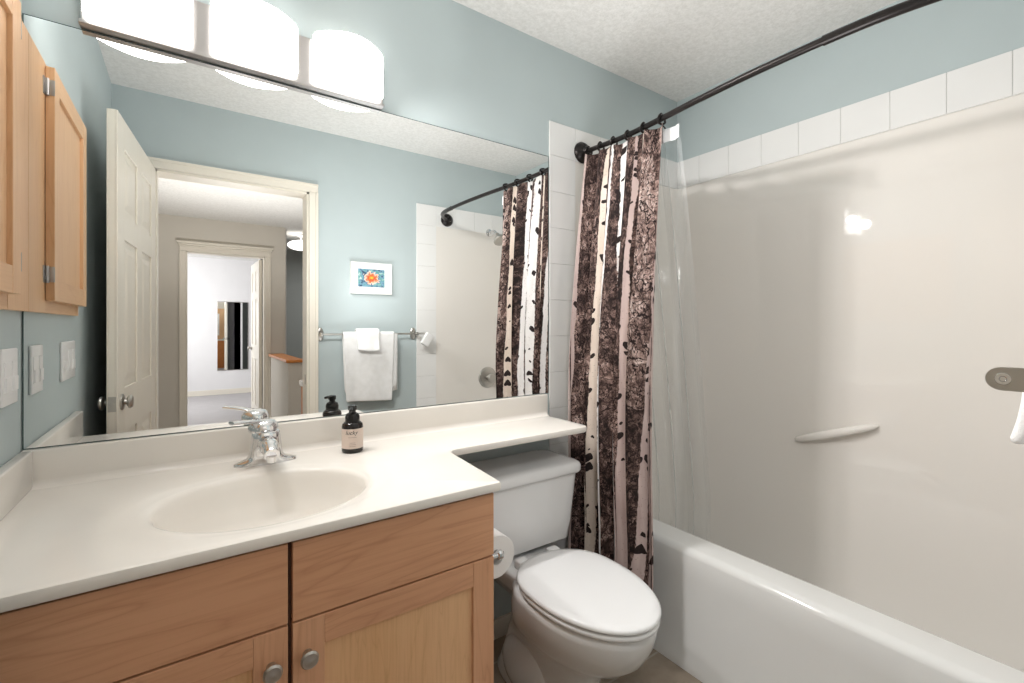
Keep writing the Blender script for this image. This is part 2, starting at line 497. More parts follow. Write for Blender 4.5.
t = thing('ceiling_light', 'round white glass dome light on the hall ceiling beyond the half wall', 'ceiling light', (1.21, -3.55, HC))
bm = B(); lathe(bm, [(0.0, 0.0), (0.06, 0.0), (0.06, -0.02), (0.02, -0.03), (0.012, -0.045), (0.012, -0.085), (0.0, -0.085)], (1.21, -3.55, HC)); obj('canopy', bm, M['whiteplastic'], t, True)
bm = B(); lathe(bm, [(0.0, -0.08)] + [(0.165 * math.sin(PI * k / 16), -0.145 + 0.065 * math.cos(PI * k / 16)) for k in range(1, 16)] + [(0.0, -0.21)], (1.21, -3.55, HC)); obj('glass_dome', bm, M['dome'], t, True)

t = thing('wall_mirror', 'tall narrow wall mirror on the white bedroom wall, seen through two doorways', 'mirror', (0.645, BY, 0.43))
boxes('mirror_glass', [(0.412, 0.882, BY + 0.014, BY + 0.018, 0.44, 1.66)], M['mirror'], t)
bm = B()
for b in [(0.405, 0.889, BY, BY + 0.014, 0.43, 1.67)]: box(bm, *b, bev=0.002)
obj('backing', bm, M['nickel'], t)

# what that mirror shows: a wooden vanity with a looking-glass over it, and a dark tall panel
t = thing('dresser', 'orange wood cabinet with cream top, seen only in the bedroom mirror', 'cabinet', (0.93, HY - 0.2, 0))
boxes('body', [(0.66, 1.20, HY - 0.45, HY - 0.014, 0.06, 0.80)], M['orangewood'], t)
boxes('top', [(0.65, 1.21, HY - 0.47, HY - 0.014, 0.80, 0.84)], M['counter'], t, 0.004)
boxes('door', [(0.67, 0.92, HY - 0.468, HY - 0.45, 0.1, 0.77), (0.94, 1.19, HY - 0.468, HY - 0.45, 0.1, 0.77)], M['orangewood'], t, 0.004)
boxes('lit_wall_panel', [(0.655, 1.205, HY - 0.03, HY - 0.014, 0.84, 1.75)], M['woodcabZ'], t)  # honey board in place of a warmly lit wall, its glow in the colour
boxes('looking_glass', [(0.665, 0.735, HY - 0.034, HY - 0.0305, 0.95, 1.6)], M['matboard'], t)  # matte white board, the mirror's bright reflection put into its colour
boxes('plinth', [(0.67, 1.19, HY - 0.43, HY - 0.03, 0, 0.06)], M['orangewood'], t)
t = thing('tall_panel', 'dark tall panel standing in the bedroom, seen only in the bedroom mirror', 'panel', (0.99, -5.22, 0))
bm = B(); box(bm, 0.925, 1.06, -5.25, -5.203, 0, 2.0, 0.004)
obj('board', bm, M['black'], t)

# ------------------------------------------------------------------ tub surround (white tile border + glossy cream panels) and bathtub
t = struct(thing('trim_4', 'glossy cream tub surround with a white tile border', 'tub surround', (XR - 0.35, 0.8, 0.4)))
PZ = 1.965; TZ = 2.110; PTK = 0.006


def rounded_u(r, inset, z):
    """plan of the three-sided panel, from the door wall round to the mirror wall"""
    x1, y0, y1 = XR - inset, YF + inset, YB - inset
    pts = [(1.44, y0, z), (x1 - r - 0.004, y0, z)]
    for k in range(9):
        a = -PI / 2 + k * PI / 16; pts.append((x1 - r + r * math.cos(a), y0 + r + r * math.sin(a), z))
    pts += [(x1, y0 + r + 0.004, z), (x1, y1 - r - 0.004, z)]
    for k in range(9):
        a = k * PI / 16; pts.append((x1 - r + r * math.cos(a), y1 - r + r * math.sin(a), z))
    pts += [(x1 - r - 0.004, y1, z), (1.41, y1, z)]
    return [Vector(p) for p in pts]


bm = B()
loft(bm, [rounded_u(0.045, PTK, 0.13), rounded_u(0.045, PTK, PZ - 0.004), rounded_u(0.043, PTK - 0.003, PZ), rounded_u(0.04, 0.0, PZ)], False, False, closed=False)
obj('panel', bm, M['acrylic'], t, True, angle=20)


def tile_strip(name, tiles):
    bm = B()
    for b in tiles: box(bm, *b, bev=0.0012, seg=2)
    return obj(name, bm, M['tile'], t)


g = 0.0008; tk = 0.007
P_ = 0.158
tl = []
y = 0.2895 - P_ * 2
y0s = []
# right wall: one row of square tiles over the panel; joints measured at y = .9215, .7645, .604, .4463, .2895
js = [YF + 0.002, 0.1315, 0.2895, 0.4463, 0.604, 0.7645, 0.9215, 1.079, 1.237, 1.395, YB - 0.002]
for a, b in zip(js, js[1:]): tl.append((XR - tk, XR, a + g, b - g, PZ + 0.001, TZ))
tile_strip('right_tile_row', tl)
tl = []
xs = [1.262, 1.412, 1.570, 1.728, 1.886, 2.044, XR - tk]
for a, b in zip(xs, xs[1:]): tl.append((a + g, b - g, YB - tk, YB, PZ + 0.001, TZ))
zj = [0.012] + [PZ - 0.1555 * k for k in range(12, -1, -1)]
for a, b in zip(zj, zj[1:]): tl.append((1.262 + g, 1.412 - g, YB - tk, YB, a + g, b - g))
tile_strip('back_tile_border', tl)
tl = []
xs = [1.300, 1.452, 1.610, 1.768, 1.926, XR - tk]
for a, b in zip(xs, xs[1:]): tl.append((a + g, b - g, YF, YF + tk, PZ - 0.02, TZ - 0.02))
for a, b in zip(zj, zj[1:]): tl.append((1.300 + g, 1.452 - g, YF, YF + tk, a + g, b - g - 0.02 * (b > 1.9)))
tile_strip('front_tile_border', tl)
bm = B()
box(bm, XR - 0.004, XR - 0.0005, YF + 0.001, YB - 0.001, PZ, TZ - 0.002)
box(bm, 1.264, XR - 0.001, YB - 0.004, YB - 0.0005, PZ, TZ - 0.002); box(bm, 1.264, 1.41, YB - 0.004, YB - 0.0005, 0.012, PZ)
box(bm, 1.302, XR - 0.001, YF + 0.0005, YF + 0.004, PZ - 0.018, TZ - 0.022); box(bm, 1.302, 1.45, YF + 0.0005, YF + 0.004, 0.012, PZ)
obj('grout', bm, M['grout'], t)
# moulded grab ledge on the right wall
bm = B()
pth = []; rd = []
for k in range(25):
    s_ = k / 24; yy = 0.93 - 0.29 * s_
    e = math.sin(PI * s_) ** 0.35
    pth.append(Vector((XR - PTK - 0.004 - 0.030 * e, yy, 0.742 + 0.108 * s_))); rd.append(0.005 + 0.012 * e)
tube(bm, pth, rd, 14)
obj('grab_ledge', bm, M['acrylic'], t, True, angle=70)

# bathtub
t = thing('bathtub', 'white bathtub with rounded rim and apron along the right wall', 'bathtub', (1.8, 0.78, 0))


def rrect(x0, x1, y0, y1, r, z, n=10):
    pts = []
    for cx, cy, a0 in ((x1 - r, y1 - r, 0), (x0 + r, y1 - r, PI / 2), (x0 + r, y0 + r, PI), (x1 - r, y0 + r, 1.5 * PI)):
        for k in range(n + 1):
            a = a0 + PI / 2 * k / n
            pts.append(Vector((cx + r * math.cos(a), cy + r * math.sin(a), z)))
    return pts


RZ = 0.430
x1, ya, yb = XR - 0.002, YF + PTK + 0.002, YB - 0.002
rings = [rrect(1.450, x1, ya, yb, 0.004, 0.0), rrect(1.450, x1, ya, yb, 0.004, 0.03), rrect(1.457, x1, ya, yb, 0.004, 0.05), rrect(1.460, x1, ya, yb, 0.004, 0.33)]
for k in range(1, 8):
    a = PI / 2 * k / 7
    rings.append(rrect(1.460 + 0.030 * (1 - math.cos(a)), x1 - 0.0005 * k, ya + 0.0005 * k, yb - 0.0005 * k, 0.006, RZ - 0.030 + 0.030 * math.sin(a)))
xe, ye = XR - 0.003, YB - 0.003
rings.append(rrect(1.575, xe, ya + 0.06, ye, 0.05, RZ))
for k in range(1, 7):
    a = PI / 2 * k / 6
    rings.append(rrect(1.575 + 0.03 * math.sin(a), xe, ya + 0.06 + 0.03 * math.sin(a), ye, 0.05, RZ - 0.03 * (1 - math.cos(a))))
rings.append(rrect(1.640, xe, ya + 0.13, ye, 0.05, 0.15))
rings.append(rrect(1.670, XR - 0.02, ya + 0.17, YB - 0.02, 0.06, 0.10))
rings.append(rrect(1.75, XR - 0.10, ya + 0.25, YB - 0.10, 0.08, 0.085))
bm = B(); loft(bm, rings, True, True)
obj('tub_shell', bm, M['tub'], t, True, angle=50)
bm = B(); lathe(bm, [(0.0, 0), (0.035, 0), (0.035, 0.003), (0.028, 0.006), (0, 0.006)], (1.9, 0.42, 0.085), (0, 0, 1)); obj('drain', bm, M['chrome'], t, True)

# shower fittings on the door wall, seen in the mirror
t = thing('shower_fixture', 'chrome shower head on a short arm over the tub, seen in the mirror', 'shower head', (1.90, YF + PTK, 1.94))
bm = B(); lathe(bm, [(0.0, 0), (0.030, 0), (0.028, 0.006), (0.014, 0.012), (0, 0.012)], (1.90, YF + PTK, 1.95), (0, 1, 0)); obj('flange', bm, M['chrome'], t, True)
bm = B(); tube(bm, catmull([(1.90, YF + 0.01, 1.95), (1.90, YF + 0.07, 1.955), (1.90, YF + 0.125, 1.92)], 6), 0.0085); obj('arm', bm, M['chrome'], t, True)
bm = B(); lathe(bm, [(0.0, 0), (0.012, 0), (0.016, 0.02), (0.028, 0.035), (0.050, 0.06), (0.054, 0.072), (0.048, 0.080), (0, 0.080)], (1.90, YF + 0.12, 1.925), (0, 0.62, -0.78)); obj('spray_head', bm, M['nickel'], t, True)
t = thing('shower_valve', 'round chrome shower valve with a centre knob on the tub end wall', 'shower valve', (1.885, YF + PTK, 0.834))
bm = B(); lathe(bm, [(0, 0), (0.080, 0), (0.080, 0.004), (0.070, 0.012), (0.045, 0.016), (0, 0.016)], (1.885, YF + PTK, 0.834), (0, 1, 0)); obj('escutcheon', bm, M['nickel'], t, True)
bm = B(); lathe(bm, [(0, 0.015), (0.022, 0.016), (0.024, 0.04), (0.036, 0.05), (0.036, 0.066), (0.028, 0.072), (0, 0.072)], (1.885, YF + PTK, 0.834), (0, 1, 0)); obj('knob', bm, M['nickel'], t, True)

# ------------------------------------------------------------------ shower rod, curtain, liner
RODP = [(1.45, YB - 0.012, 2.010), (1.405, 1.26, 1.977), (1.375, 1.06, 1.966), (1.348, 0.87, 1.962), (1.325, 0.64, 1.957), (1.338, 0.38, 1.960), (1.43, 0.18, 1.98), (1.535, YF + PTK + 0.006, 2.0)]
ROD = catmull(RODP, 10)
t = thing('shower_rod', 'dark bronze curved shower curtain rod spanning over the tub', 'curtain rod', (1.45, YB - 0.01, 2.01))
bm = B(); tube(bm, ROD, 0.0105, 14); obj('rod', bm, M['bronze'], t, True)
bm = B(); sl = [p for p in ROD if 0.25 < p.y < 0.52]; tube(bm, sl, 0.0128, 14); obj('joint_sleeve', bm, M['bronze'], t, True)
for (px, py, pz), ax in ((RODP[0], (0, -1, 0)), (RODP[-1], (0, 1, 0))):
    bm = B(); o = (px, YB - tk if py > 1 else YF + tk, pz)
    lathe(bm, [(0, 0), (0.047, 0), (0.047, 0.007), (0.038, 0.020), (0.020, 0.030), (0.0145, 0.045), (0, 0.045)], o, ax)
    obj('wall_flange', bm, M['bronze'], t, True)


def rod_at(y):
    for a, b in zip(ROD, ROD[1:]):
        if b.y <= y <= a.y: f = (a.y - y) / max(1e-6, a.y - b.y); return a.lerp(b, f)
    return ROD[0]


# curtain print: birch trunks in front of a brown leafy wood, mapped by UV (u = metres along the cloth, v = height)
n = N('birch_print'); uv = n.coord('UV')
sx = n.n('ShaderNodeSeparateXYZ'); n.l(uv, sx.inputs[0]); U, V = sx.outputs[0], sx.outputs[1]
fol = n.noise(n.mapping(uv, (1, 0.8, 1)), 34, 6, 0.75, 0.8)
big = n.noise(uv, 5.0, 2, 0.5)
f2 = n.math('ADD', fol, n.math('MULTIPLY', n.math('SUBTRACT', big, 0.5), 0.55))
f2 = n.math('ADD', f2, n.math('MULTIPLY', n.math('MULTIPLY', n.math('LESS_THAN', U, 0.135), n.math('GREATER_THAN', V, 0.8)), 0.09))
leaf = n.ramp(f2, [(0.37, srgb(28, 21, 20)), (0.46, srgb(68, 52, 48)), (0.55, srgb(108, 87, 81)), (0.63, srgb(154, 130, 122)), (0.75, srgb(200, 180, 172))])
warp = n.n('ShaderNodeVectorMath', operation='ADD')
nz = n.n('ShaderNodeTexNoise'); n.l(uv, nz.inputs['Vector']); nz.inputs['Scale'].default_value = 14; nz.inputs['Detail'].default_value = 3
n.l(n.mapping(nz.outputs['Color'], (0.11, 0.11, 0.11)), warp.inputs[1]); n.l(n.mapping(uv, (1.0, 0.55, 1)), warp.inputs[0])
for scl, th in ((8, 0.016), (26, 0.024), (52, 0.04)):
    e = n.voro(warp.outputs[0], scl, 'DISTANCE_TO_EDGE')
    leaf = n.mix(n.math('LESS_THAN', e.outputs['Distance'], th), leaf, srgb(34, 24, 23))
wob = n.math('MULTIPLY', n.math('SUBTRACT', n.noise(n.mapping(uv, (3, 2.2, 1)), 1.6, 2), 0.5), 0.03)
edge = n.math('MULTIPLY', n.math('SUBTRACT', n.noise(uv, 60, 2), 0.5), 0.008)
Uw = n.math('ADD', n.math('ADD', U, wob), edge)
tn = n.noise(n.mapping(uv, (20, 3, 1)), 2.0, 3)
mk2 = n.voro(n.mapping(uv, (70, 120, 1)), 1.0)
scar2 = n.math('LESS_THAN', mk2.outputs['Distance'], 0.14)
# (centre at the top hem, centre at the bottom hem, half width top, half width bottom, tint) in metres along the cloth
TRUNKS = [(-0.055, 0.125, 0.012, 0.020, 'pink_shaded'), (0.000, 0.050, 0.004, 0.026, 'pink_shaded'), (0.185, 0.185, 0.023, 0.021, 'tan'), (0.228, 0.285, 0.005, 0.032, 'pink_shaded'),
          (0.352, 0.350, 0.023, 0.019, 'white'), (0.462, 0.458, 0.023, 0.021, 'white'), (0.520, 0.572, 0.006, 0.036, 'tan'), (0.622, 0.615, 0.014, 0.012, 'white'),
          (0.775, 0.770, 0.010, 0.014, 'pink_shaded')]
TINT = {'pink_shaded': (srgb(172, 152, 147), srgb(194, 175, 170)), 'tan': (srgb(204, 188, 174), srgb(220, 206, 194)), 'white': (srgb(222, 217, 215), srgb(236, 233, 232))}  # pink tint darkened: shade of the folds facing the door painted in
fall = n.math('SUBTRACT', 1.0, n.math('DIVIDE', V, 1.8))
col = leaf
for k, (c0, c1, h0, h1, tint) in enumerate(TRUNKS):
    d = n.math('ABSOLUTE', n.math('SUBTRACT', Uw, n.math('MULTIPLY_ADD', fall, c1 - c0, c0)))
    hw = n.math('MULTIPLY_ADD', fall, h1 - h0, h0)
    inside = n.math('LESS_THAN', d, hw)
    bark = n.ramp(tn, [(0.3, TINT[tint][0]), (0.7, TINT[tint][1])])
    rim = n.math('GREATER_THAN', d, n.math('MULTIPLY', n.math('ADD', n.noise(uv, 26, 2), 0.45), hw))
    bark = n.mix(n.math('MULTIPLY', rim, 0.3), bark, srgb(120, 98, 90))
    cb = n.n('ShaderNodeCombineXYZ')
    n.l(n.math('MULTIPLY', U, 21.0), cb.inputs[0]); n.l(n.math('MULTIPLY', n.math('MULTIPLY_ADD', d, 0.55, V), 26.0), cb.inputs[1]); cb.inputs[2].default_value = 3.7 * k
    mk = n.voro(cb.outputs[0], 1.0)
    sr = n.n('ShaderNodeSeparateColor'); n.l(mk.outputs['Color'], sr.inputs[0])
    size = n.math('MULTIPLY', n.math('SUBTRACT', sr.outputs[0], 0.42, clamp=True), 0.85)
    scar = n.math('LESS_THAN', mk.outputs['Distance'], size)
    bark = n.mix(scar, bark, srgb(40, 32, 31)); bark = n.mix(n.math('MULTIPLY', scar2, 0.5), bark, srgb(96, 80, 75))
    col = n.mix(inside, col, bark)
n.set(col, 0.75, 0, 0.2); M['birch'] = n.m

# plan of the hanging cloth: folds between the free edge (y ~1.02) and the wall
ZT, ZB_ = 1.935, 0.13
NS, NZ = 260, 40


def curtain_xy(s, z):
    f = (ZT - z) / (ZT - ZB_)
    y = 1.025 + 0.455 * s + 0.02 * math.sin(2.2 * f) * (1 - s)
    base = rod_at(y).x - 0.016 - 0.03 * math.sin(PI * min(1, f * 1.2)) * (1 - 0.3 * s) - 0.01 * f - 0.075 * s * f - 0.024 * min(1, f * 2) * (1 - s)
    amp = 0.020 + 0.022 * min(1, f * 2.2)
    ph = 2 * PI * (5.0 * s + 0.06 * math.sin(5 * f + 3 * s))
    x = base + amp * math.sin(ph + 0.4) * (0.75 + 0.25 * math.sin(7.3 * s + 1.0)) + 0.006 * math.sin(17 * s + 3 * f)
    y2 = y + 0.010 * math.sin(2 * ph + 0.7) * min(1, f * 2)
    return x, y2


t = thing('shower_curtain', 'fabric shower curtain printed with birch trunks, bunched against the mirror wall end of the tub', 'shower curtain', (1.4, 1.25, ZB_))
bm = B(); uvl = bm.loops.layers.uv.new('UVMap')
ln = [0.0]
for i in range(NS):
    a = Vector(curtain_xy(i / NS, 1.0)); b = Vector(curtain_xy((i + 1) / NS, 1.0)); ln.append(ln[-1] + (b - a).length)
grid = []
for j in range(NZ + 1):
    row = []
    for i in range(NS + 1):
        zt = rod_at(1.025 + 0.455 * i / NS).z - 0.019 - 0.006 * (1 - math.cos(2 * PI * 5 * i / NS))
        z = zt + (ZB_ - zt) * j / NZ
        x, y = curtain_xy(i / NS, z)
        row.append(bm.verts.new((x, y, z)))
    grid.append(row)
for j in range(NZ):
    for i in range(NS):
        f = bm.faces.new((grid[j][i], grid[j][i + 1], grid[j + 1][i + 1], grid[j + 1][i]))
        for lp, (ii, jj) in zip(f.loops, ((i, j), (i + 1, j), (i + 1, j + 1), (i, j + 1))):
            lp[uvl].uv = (ln[ii], 1.8 * (1 - jj / NZ))
cl = obj('printed_cloth', bm, M['birch'], t, True, angle=180)
md = cl.modifiers.new('thick', 'SOLIDIFY'); md.thickness = 0.0012; md.offset = 0

# clear liner, hanging inside the tub
t = thing('shower_liner', 'clear vinyl shower liner hanging inside the tub behind the birch curtain', 'shower liner', (1.6, 1.3, 0.3))
bm = B(); grid = []
for j in range(31):
    f = j / 30; z = 1.93 - (1.93 - 0.30) * f; row = []
    for i in range(91):
        s = i / 90
        y = 0.975 + 0.485 * s + 0.06 * f * (1 - s)
        inw = min(1, f * 1.15)
        x = (rod_at(y).x + 0.024) * (1 - inw ** 0.9) + (1.63 + 0.03 * (1 - s)) * inw ** 0.9
        x += (0.008 + 0.007 * f) * math.sin(2 * PI * 5.5 * s + 0.8 * math.sin(3 * f))
        row.append(bm.verts.new((x, y + 0.008 * math.sin(2 * PI * 11 * s), z)))
    grid.append(row)
for j in range(30):
    for i in range(90): bm.faces.new((grid[j][i], grid[j][i + 1], grid[j + 1][i + 1], grid[j + 1][i]))
obj('vinyl_sheet', bm, M['vinyl'], t, True, angle=180)
bm = B(); prev = []
for i in range(91):
    s = i / 90; y = 0.975 + 0.485 * s; x = rod_at(y).x + 0.024 + 0.008 * math.sin(2 * PI * 5.5 * s)
    prev.append((x + 0.001, y + 0.008 * math.sin(2 * PI * 11 * s)))
a = [bm.verts.new((x, y, 1.932)) for x, y in prev]; b = [bm.verts.new((x, y, 1.885)) for x, y in prev]
for i in range(90): bm.faces.new((a[i], a[i + 1], b[i + 1], b[i]))
hm = obj('hem_band', bm, M['whiteplastic'], t, True, angle=180)

ring_names = ['first', 'second', 'third', 'fourth', 'fifth', 'sixth']
for k in range(6):
    y = 1.035 + 0.087 * k; p = rod_at(y)
    bm = B()
    cpt = [p + Vector((0.0175 * math.cos(a), 0.004 * math.sin(2 * a), 0.0175 * math.sin(a) - 0.002)) for a in [2 * PI * q / 20 for q in range(21)]]
    tube(bm, cpt, 0.0042, 8)
    tube(bm, [p + Vector((-0.004, 0.0, -0.018)), p + Vector((0.006, -0.004, -0.028)), p + Vector((0.012, -0.008, -0.036))], 0.0026, 6)
    where = 'nearest the free edge of the curtain' if k == 0 else ('nearest the mirror wall' if k == 5 else ring_names[k] + ' counted from the curtain free edge')
    tag(obj('curtain_ring', bm, M['bronze'], None, True), 'dark curtain ring on the rod, ' + where, 'curtain ring', 'curtain rings on the shower rod')

# ------------------------------------------------------------------ vanity cabinet
CZ = 0.855; CTH = 0.022
VX0, VX1 = XL + 0.001, 0.606
VYF = 0.962       # front of the carcass
t = thing('vanity_cabinet', 'maple vanity cabinet with two flat drawer fronts over two framed doors', 'vanity cabinet', (0.14, 1.24, 0))
bm = B()
zt = CZ - CTH - 0.0005
box(bm, VX0, VX0 + 0.016, VYF, YB - 0.001, 0.10, zt); box(bm, VX1 - 0.016, VX1, VYF, YB - 0.001, 0.10, zt)
box(bm, VX0 + 0.016, VX1 - 0.016, VYF, YB - 0.001, 0.10, 0.116); box(bm, VX0 + 0.016, VX1 - 0.016, YB - 0.012, YB - 0.001, 0.116, zt)
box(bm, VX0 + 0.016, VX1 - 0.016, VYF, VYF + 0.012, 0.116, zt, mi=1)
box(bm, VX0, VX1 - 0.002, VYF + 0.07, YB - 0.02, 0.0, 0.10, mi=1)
obj('carcass', bm, [M['woodZ'], M['darkgap']], t)
FT = 0.019; DZ0, DZ1, DRZ = 0.115, 0.671, 0.675
bays = [(VX0 + 0.002, 0.1505), (0.1585, VX1)]
for k, (a, b) in enumerate(bays):
    bm = B(); box(bm, a, b, VYF - FT, VYF - 0.0005, DRZ, CZ - CTH - 0.009, 0.0015)
    o = obj('drawer_front', bm, M['woodX'], t)
    bm = B(); st = 0.057
    y0, y1 = VYF - FT, VYF - 0.0005
    box(bm, a, a + st, y0, y1, DZ0, DZ1, 0.0012, mi=0); box(bm, b - st, b, y0, y1, DZ0, DZ1, 0.0012, mi=0)
    box(bm, a + st, b - st, y0 + 0.0004, y1, DZ1 - st, DZ1, 0.0012, mi=1); box(bm, a + st, b - st, y0 + 0.0004, y1, DZ0, DZ0 + st, 0.0012, mi=1)
    d = obj('cabinet_door', bm, [M['woodZ'], M['woodX']], t)
    bm = B(); box(bm, a + st - 0.002, b - st + 0.002, y0 + 0.009, y1 - 0.003, DZ0 + st - 0.002, DZ1 - st + 0.002)
    obj('door_panel', bm, M['woodP'], d)
    kx = b - 0.028 if k == 0 else a + 0.026
    bm = B(); lathe(bm, [(0.0, 0), (0.009, 0), (0.007, 0.008), (0.008, 0.013), (0.0155, 0.017), (0.0165, 0.022), (0.0135, 0.026), (0.010, 0.0255), (0.004, 0.028), (0, 0.028)], (kx, y0, 0.606), (0, -1, 0), 24)
    obj('knob', bm, M['nickel'], d, True)

# ------------------------------------------------------------------ countertop with moulded basin
t = thing('countertop', 'cream one piece vanity top with oval basin, splash and a shelf running over the toilet', 'countertop', (0.3, 1.3, CZ))
CX1, CYF, EXT, EY = 0.618, 0.925, 1.232, 1.25
cx_, cy_ = 0.148, 1.165


def outline(d, z):
    """L-shaped outline inset by d"""
    pts = []
    def arc(cx, cy, r, a0, a1, n=6):
        for k in range(n + 1):
            a = a0 + (a1 - a0) * k / n; pts.append((cx + r * math.cos(a), cy + r * math.sin(a)))
    r = 0.006
    pts.append((XL + 0.001, YB - 0.001)); pts.append((XL + 0.001, CYF + d))
    arc(CX1 - d - r, CYF + d + r, r, -PI / 2, 0, 4)
    # notch (concave corner)
    R = 0.035 + d
    arc(CX1 + 0.02 + 0.035, EY - 0.035, R, PI, PI / 2, 7)
    r2 = 0.030
    arc(EXT - d - r2, EY + d + r2, r2, -PI / 2, 0, 6)
    pts.append((EXT - d, YB - 0.001))
    return [Vector((x, y, z)) for x, y in pts]


bm = B()
rings = [outline(0.006, CZ), outline(0.002, CZ - 0.0015), outline(0.0, CZ - 0.006), outline(0.0, CZ - CTH + 0.004), outline(0.003, CZ - CTH)]
vr = loft(bm, rings, False, False)
NE = 72


def ell(a, b, z): return [Vector((cx_ + a * math.cos(2 * PI * k / NE), cy_ + b * math.sin(2 * PI * k / NE), z)) for k in range(NE)]


er = [ell(0.275, 0.212, CZ), ell(0.262, 0.203, CZ - 0.0016), ell(0.235, 0.190, CZ - 0.0032), ell(0.220, 0.1805, CZ - 0.0042), ell(0.214, 0.176, CZ - 0.0065), ell(0.209, 0.172, CZ - 0.013), ell(0.204, 0.167, CZ - 0.030), ell(0.194, 0.158, CZ - 0.065),
      ell(0.176, 0.141, CZ - 0.100), ell(0.145, 0.114, CZ - 0.125), ell(0.095, 0.075, CZ - 0.138), ell(0.035, 0.03, CZ - 0.143)]
ev = loft(bm, er, False, True)
edges = []
for ringv in (vr[0], ev[0]):
    for i in range(len(ringv)):
        e = bm.edges.get((ringv[i], ringv[(i + 1) % len(ringv)]))
        edges.append(e)
bmesh.ops.triangle_fill(bm, use_beauty=True, use_dissolve=False, edges=edges)
top = obj('counter_slab', bm, M['counter'], t, True, angle=40)
bm = B(); box(bm, XL + 0.001, 1.240, YB - 0.024, YB - 0.001, CZ - 0.001, 0.9425, 0.004, 3)
# cove between slab and splash
cv = []
for xx in (XL + 0.02, 1.232):
    ring = [Vector((xx, YB - 0.02, CZ - 0.001)), Vector((xx, YB - 0.02, CZ + 0.016))]
    for k in range(7):
        a = PI / 2 * k / 6
        ring.append(Vector((xx, YB - 0.024 - 0.016 + 0.016 * math.cos(a), CZ + 0.016 - 0.016 * math.sin(a))))
    ring.append(Vector((xx, YB - 0.040, CZ - 0.001)))
    cv.append(ring)
loft(bm, cv)
obj('backsplash', bm, M['counter'], t, True, angle=40)
bm = B(); box(bm, XL + 0.001, XL + 0.023, CYF + 0.002, YB - 0.024, CZ - 0.001, 0.9425, 0.004, 3); obj('side_splash', bm, M['counter'], t, True)
bm = B(); lathe(bm, [(0, 0.0), (0.022, 0.0), (0.022, 0.002), (0.016, 0.004), (0, 0.003)], (cx_, cy_, CZ - 0.1435), (0, 0, 1)); obj('drain', bm, M['chrome'], t, True)

# ------------------------------------------------------------------ faucet
fx, fy = 0.172, 1.425
t = thing('faucet', 'chrome single lever faucet at the back of the basin', 'faucet', (fx, fy, CZ))
bm = B()
prof = [(0.077, 0.025, 0.0), (0.077, 0.025, 0.006), (0.066, 0.026, 0.011), (0.049, 0.030, 0.015), (0.042, 0.034, 0.024), (0.039, 0.034, 0.045), (0.036, 0.033, 0.070), (0.034, 0.032, 0.086), (0.029, 0.028, 0.090)]
rings = []
for a, b, h in prof:
    rings.append([Vector((fx + a * math.copysign(abs(math.cos(q)) ** 0.9, math.cos(q)), fy + b * math.copysign(abs(math.sin(q)) ** 0.9, math.sin(q)), CZ + h)) for q in [2 * PI * k / 40 for k in range(40)]])
loft(bm, rings); obj('base', bm, M['chrome'], t, True, angle=60)
bm = B()
tube(bm, catmull([(fx, fy - 0.010, CZ + 0.052), (fx, fy - 0.050, CZ + 0.060), (fx, fy - 0.088, CZ + 0.056), (fx, fy - 0.112, CZ + 0.046)], 6), [0.024] * 6 + [0.022] * 6 + [0.0195] * 6 + [0.0185], 18)
lathe(bm, [(0, 0), (0.0125, 0), (0.0125, 0.016), (0, 0.016)], (fx, fy - 0.106, CZ + 0.030), (0, -0.25, 1), 18)
obj('spout', bm, M['chrome'], t, True)
bm = B()
lathe(bm, [(0.0, 0.086), (0.034, 0.088), (0.0375, 0.093), (0.0365, 0.103), (0.029, 0.114), (0.016, 0.119), (0, 0.120)], (fx, fy, CZ), (-0.06, 0.04, 1))
ht = Vector((fx - 0.006, fy + 0.004, CZ + 0.109))
hp = catmull([ht + Vector((0.012, 0.006, -0.006)), ht + Vector((-0.018, -0.012, 0.007)), ht + Vector((-0.050, -0.032, 0.013)), ht + Vector((-0.078, -0.048, 0.016))], 6)
tube(bm, hp, [0.0165 - 0.0048 * i / len(hp) for i in range(len(hp))], 14, flat=0.40)
obj('lever_handle', bm, M['chrome'], t, True)

# ------------------------------------------------------------------ soap bottle
bx, by = 0.400, 1.405
t = thing('soap_dispenser', 'small black pump bottle with a cream label on the vanity top', 'soap bottle', (bx, by, CZ))
bm = B(); lathe(bm, [(0, 0), (0.027, 0), (0.0305, 0.004), (0.0305, 0.076), (0.029, 0.083), (0.023, 0.089), (0.016, 0.091), (0, 0.091)], (bx, by, CZ)); obj('bottle', bm, M['bottle'], t, True)
bm = B(); lathe(bm, [(0, 0.090), (0.0205, 0.090), (0.021, 0.104), (0.0175, 0.113), (0.011, 0.116), (0.0095, 0.118), (0.0095, 0.127), (0, 0.127)], (bx, by, CZ))
hd = Vector((bx, by, CZ + 0.130)); dr = Vector((-0.42, -0.9, 0)).normalized()
lathe(bm, [(0, 0.124), (0.0125, 0.124), (0.0125, 0.136), (0.009, 0.138), (0, 0.138)], (bx, by, CZ))
tube(bm, [hd, hd + dr * 0.02, hd + dr * 0.036 + Vector((0, 0, -0.004))], [0.006, 0.0055, 0.0045], 10)
obj('pump', bm, M['blackplastic'], t, True)
bm = B()
cd = math.atan2(-by, -bx)                      # the label faces the room
for (z0, z1) in ((0.014, 0.072),):
    rr = 0.0309; K = 30; rows = []
    for z in (z0, z1): rows.append([bm.verts.new((bx + rr * math.cos(cd - 1.45 + 2.9 * k / K), by + rr * math.sin(cd - 1.45 + 2.9 * k / K), CZ + z)) for k in range(K + 1)])
    for k in range(K): bm.faces.new((rows[0][k], rows[0][k + 1], rows[1][k + 1], rows[1][k]))
lab = obj('label', bm, M['paperlabel'], t, True)


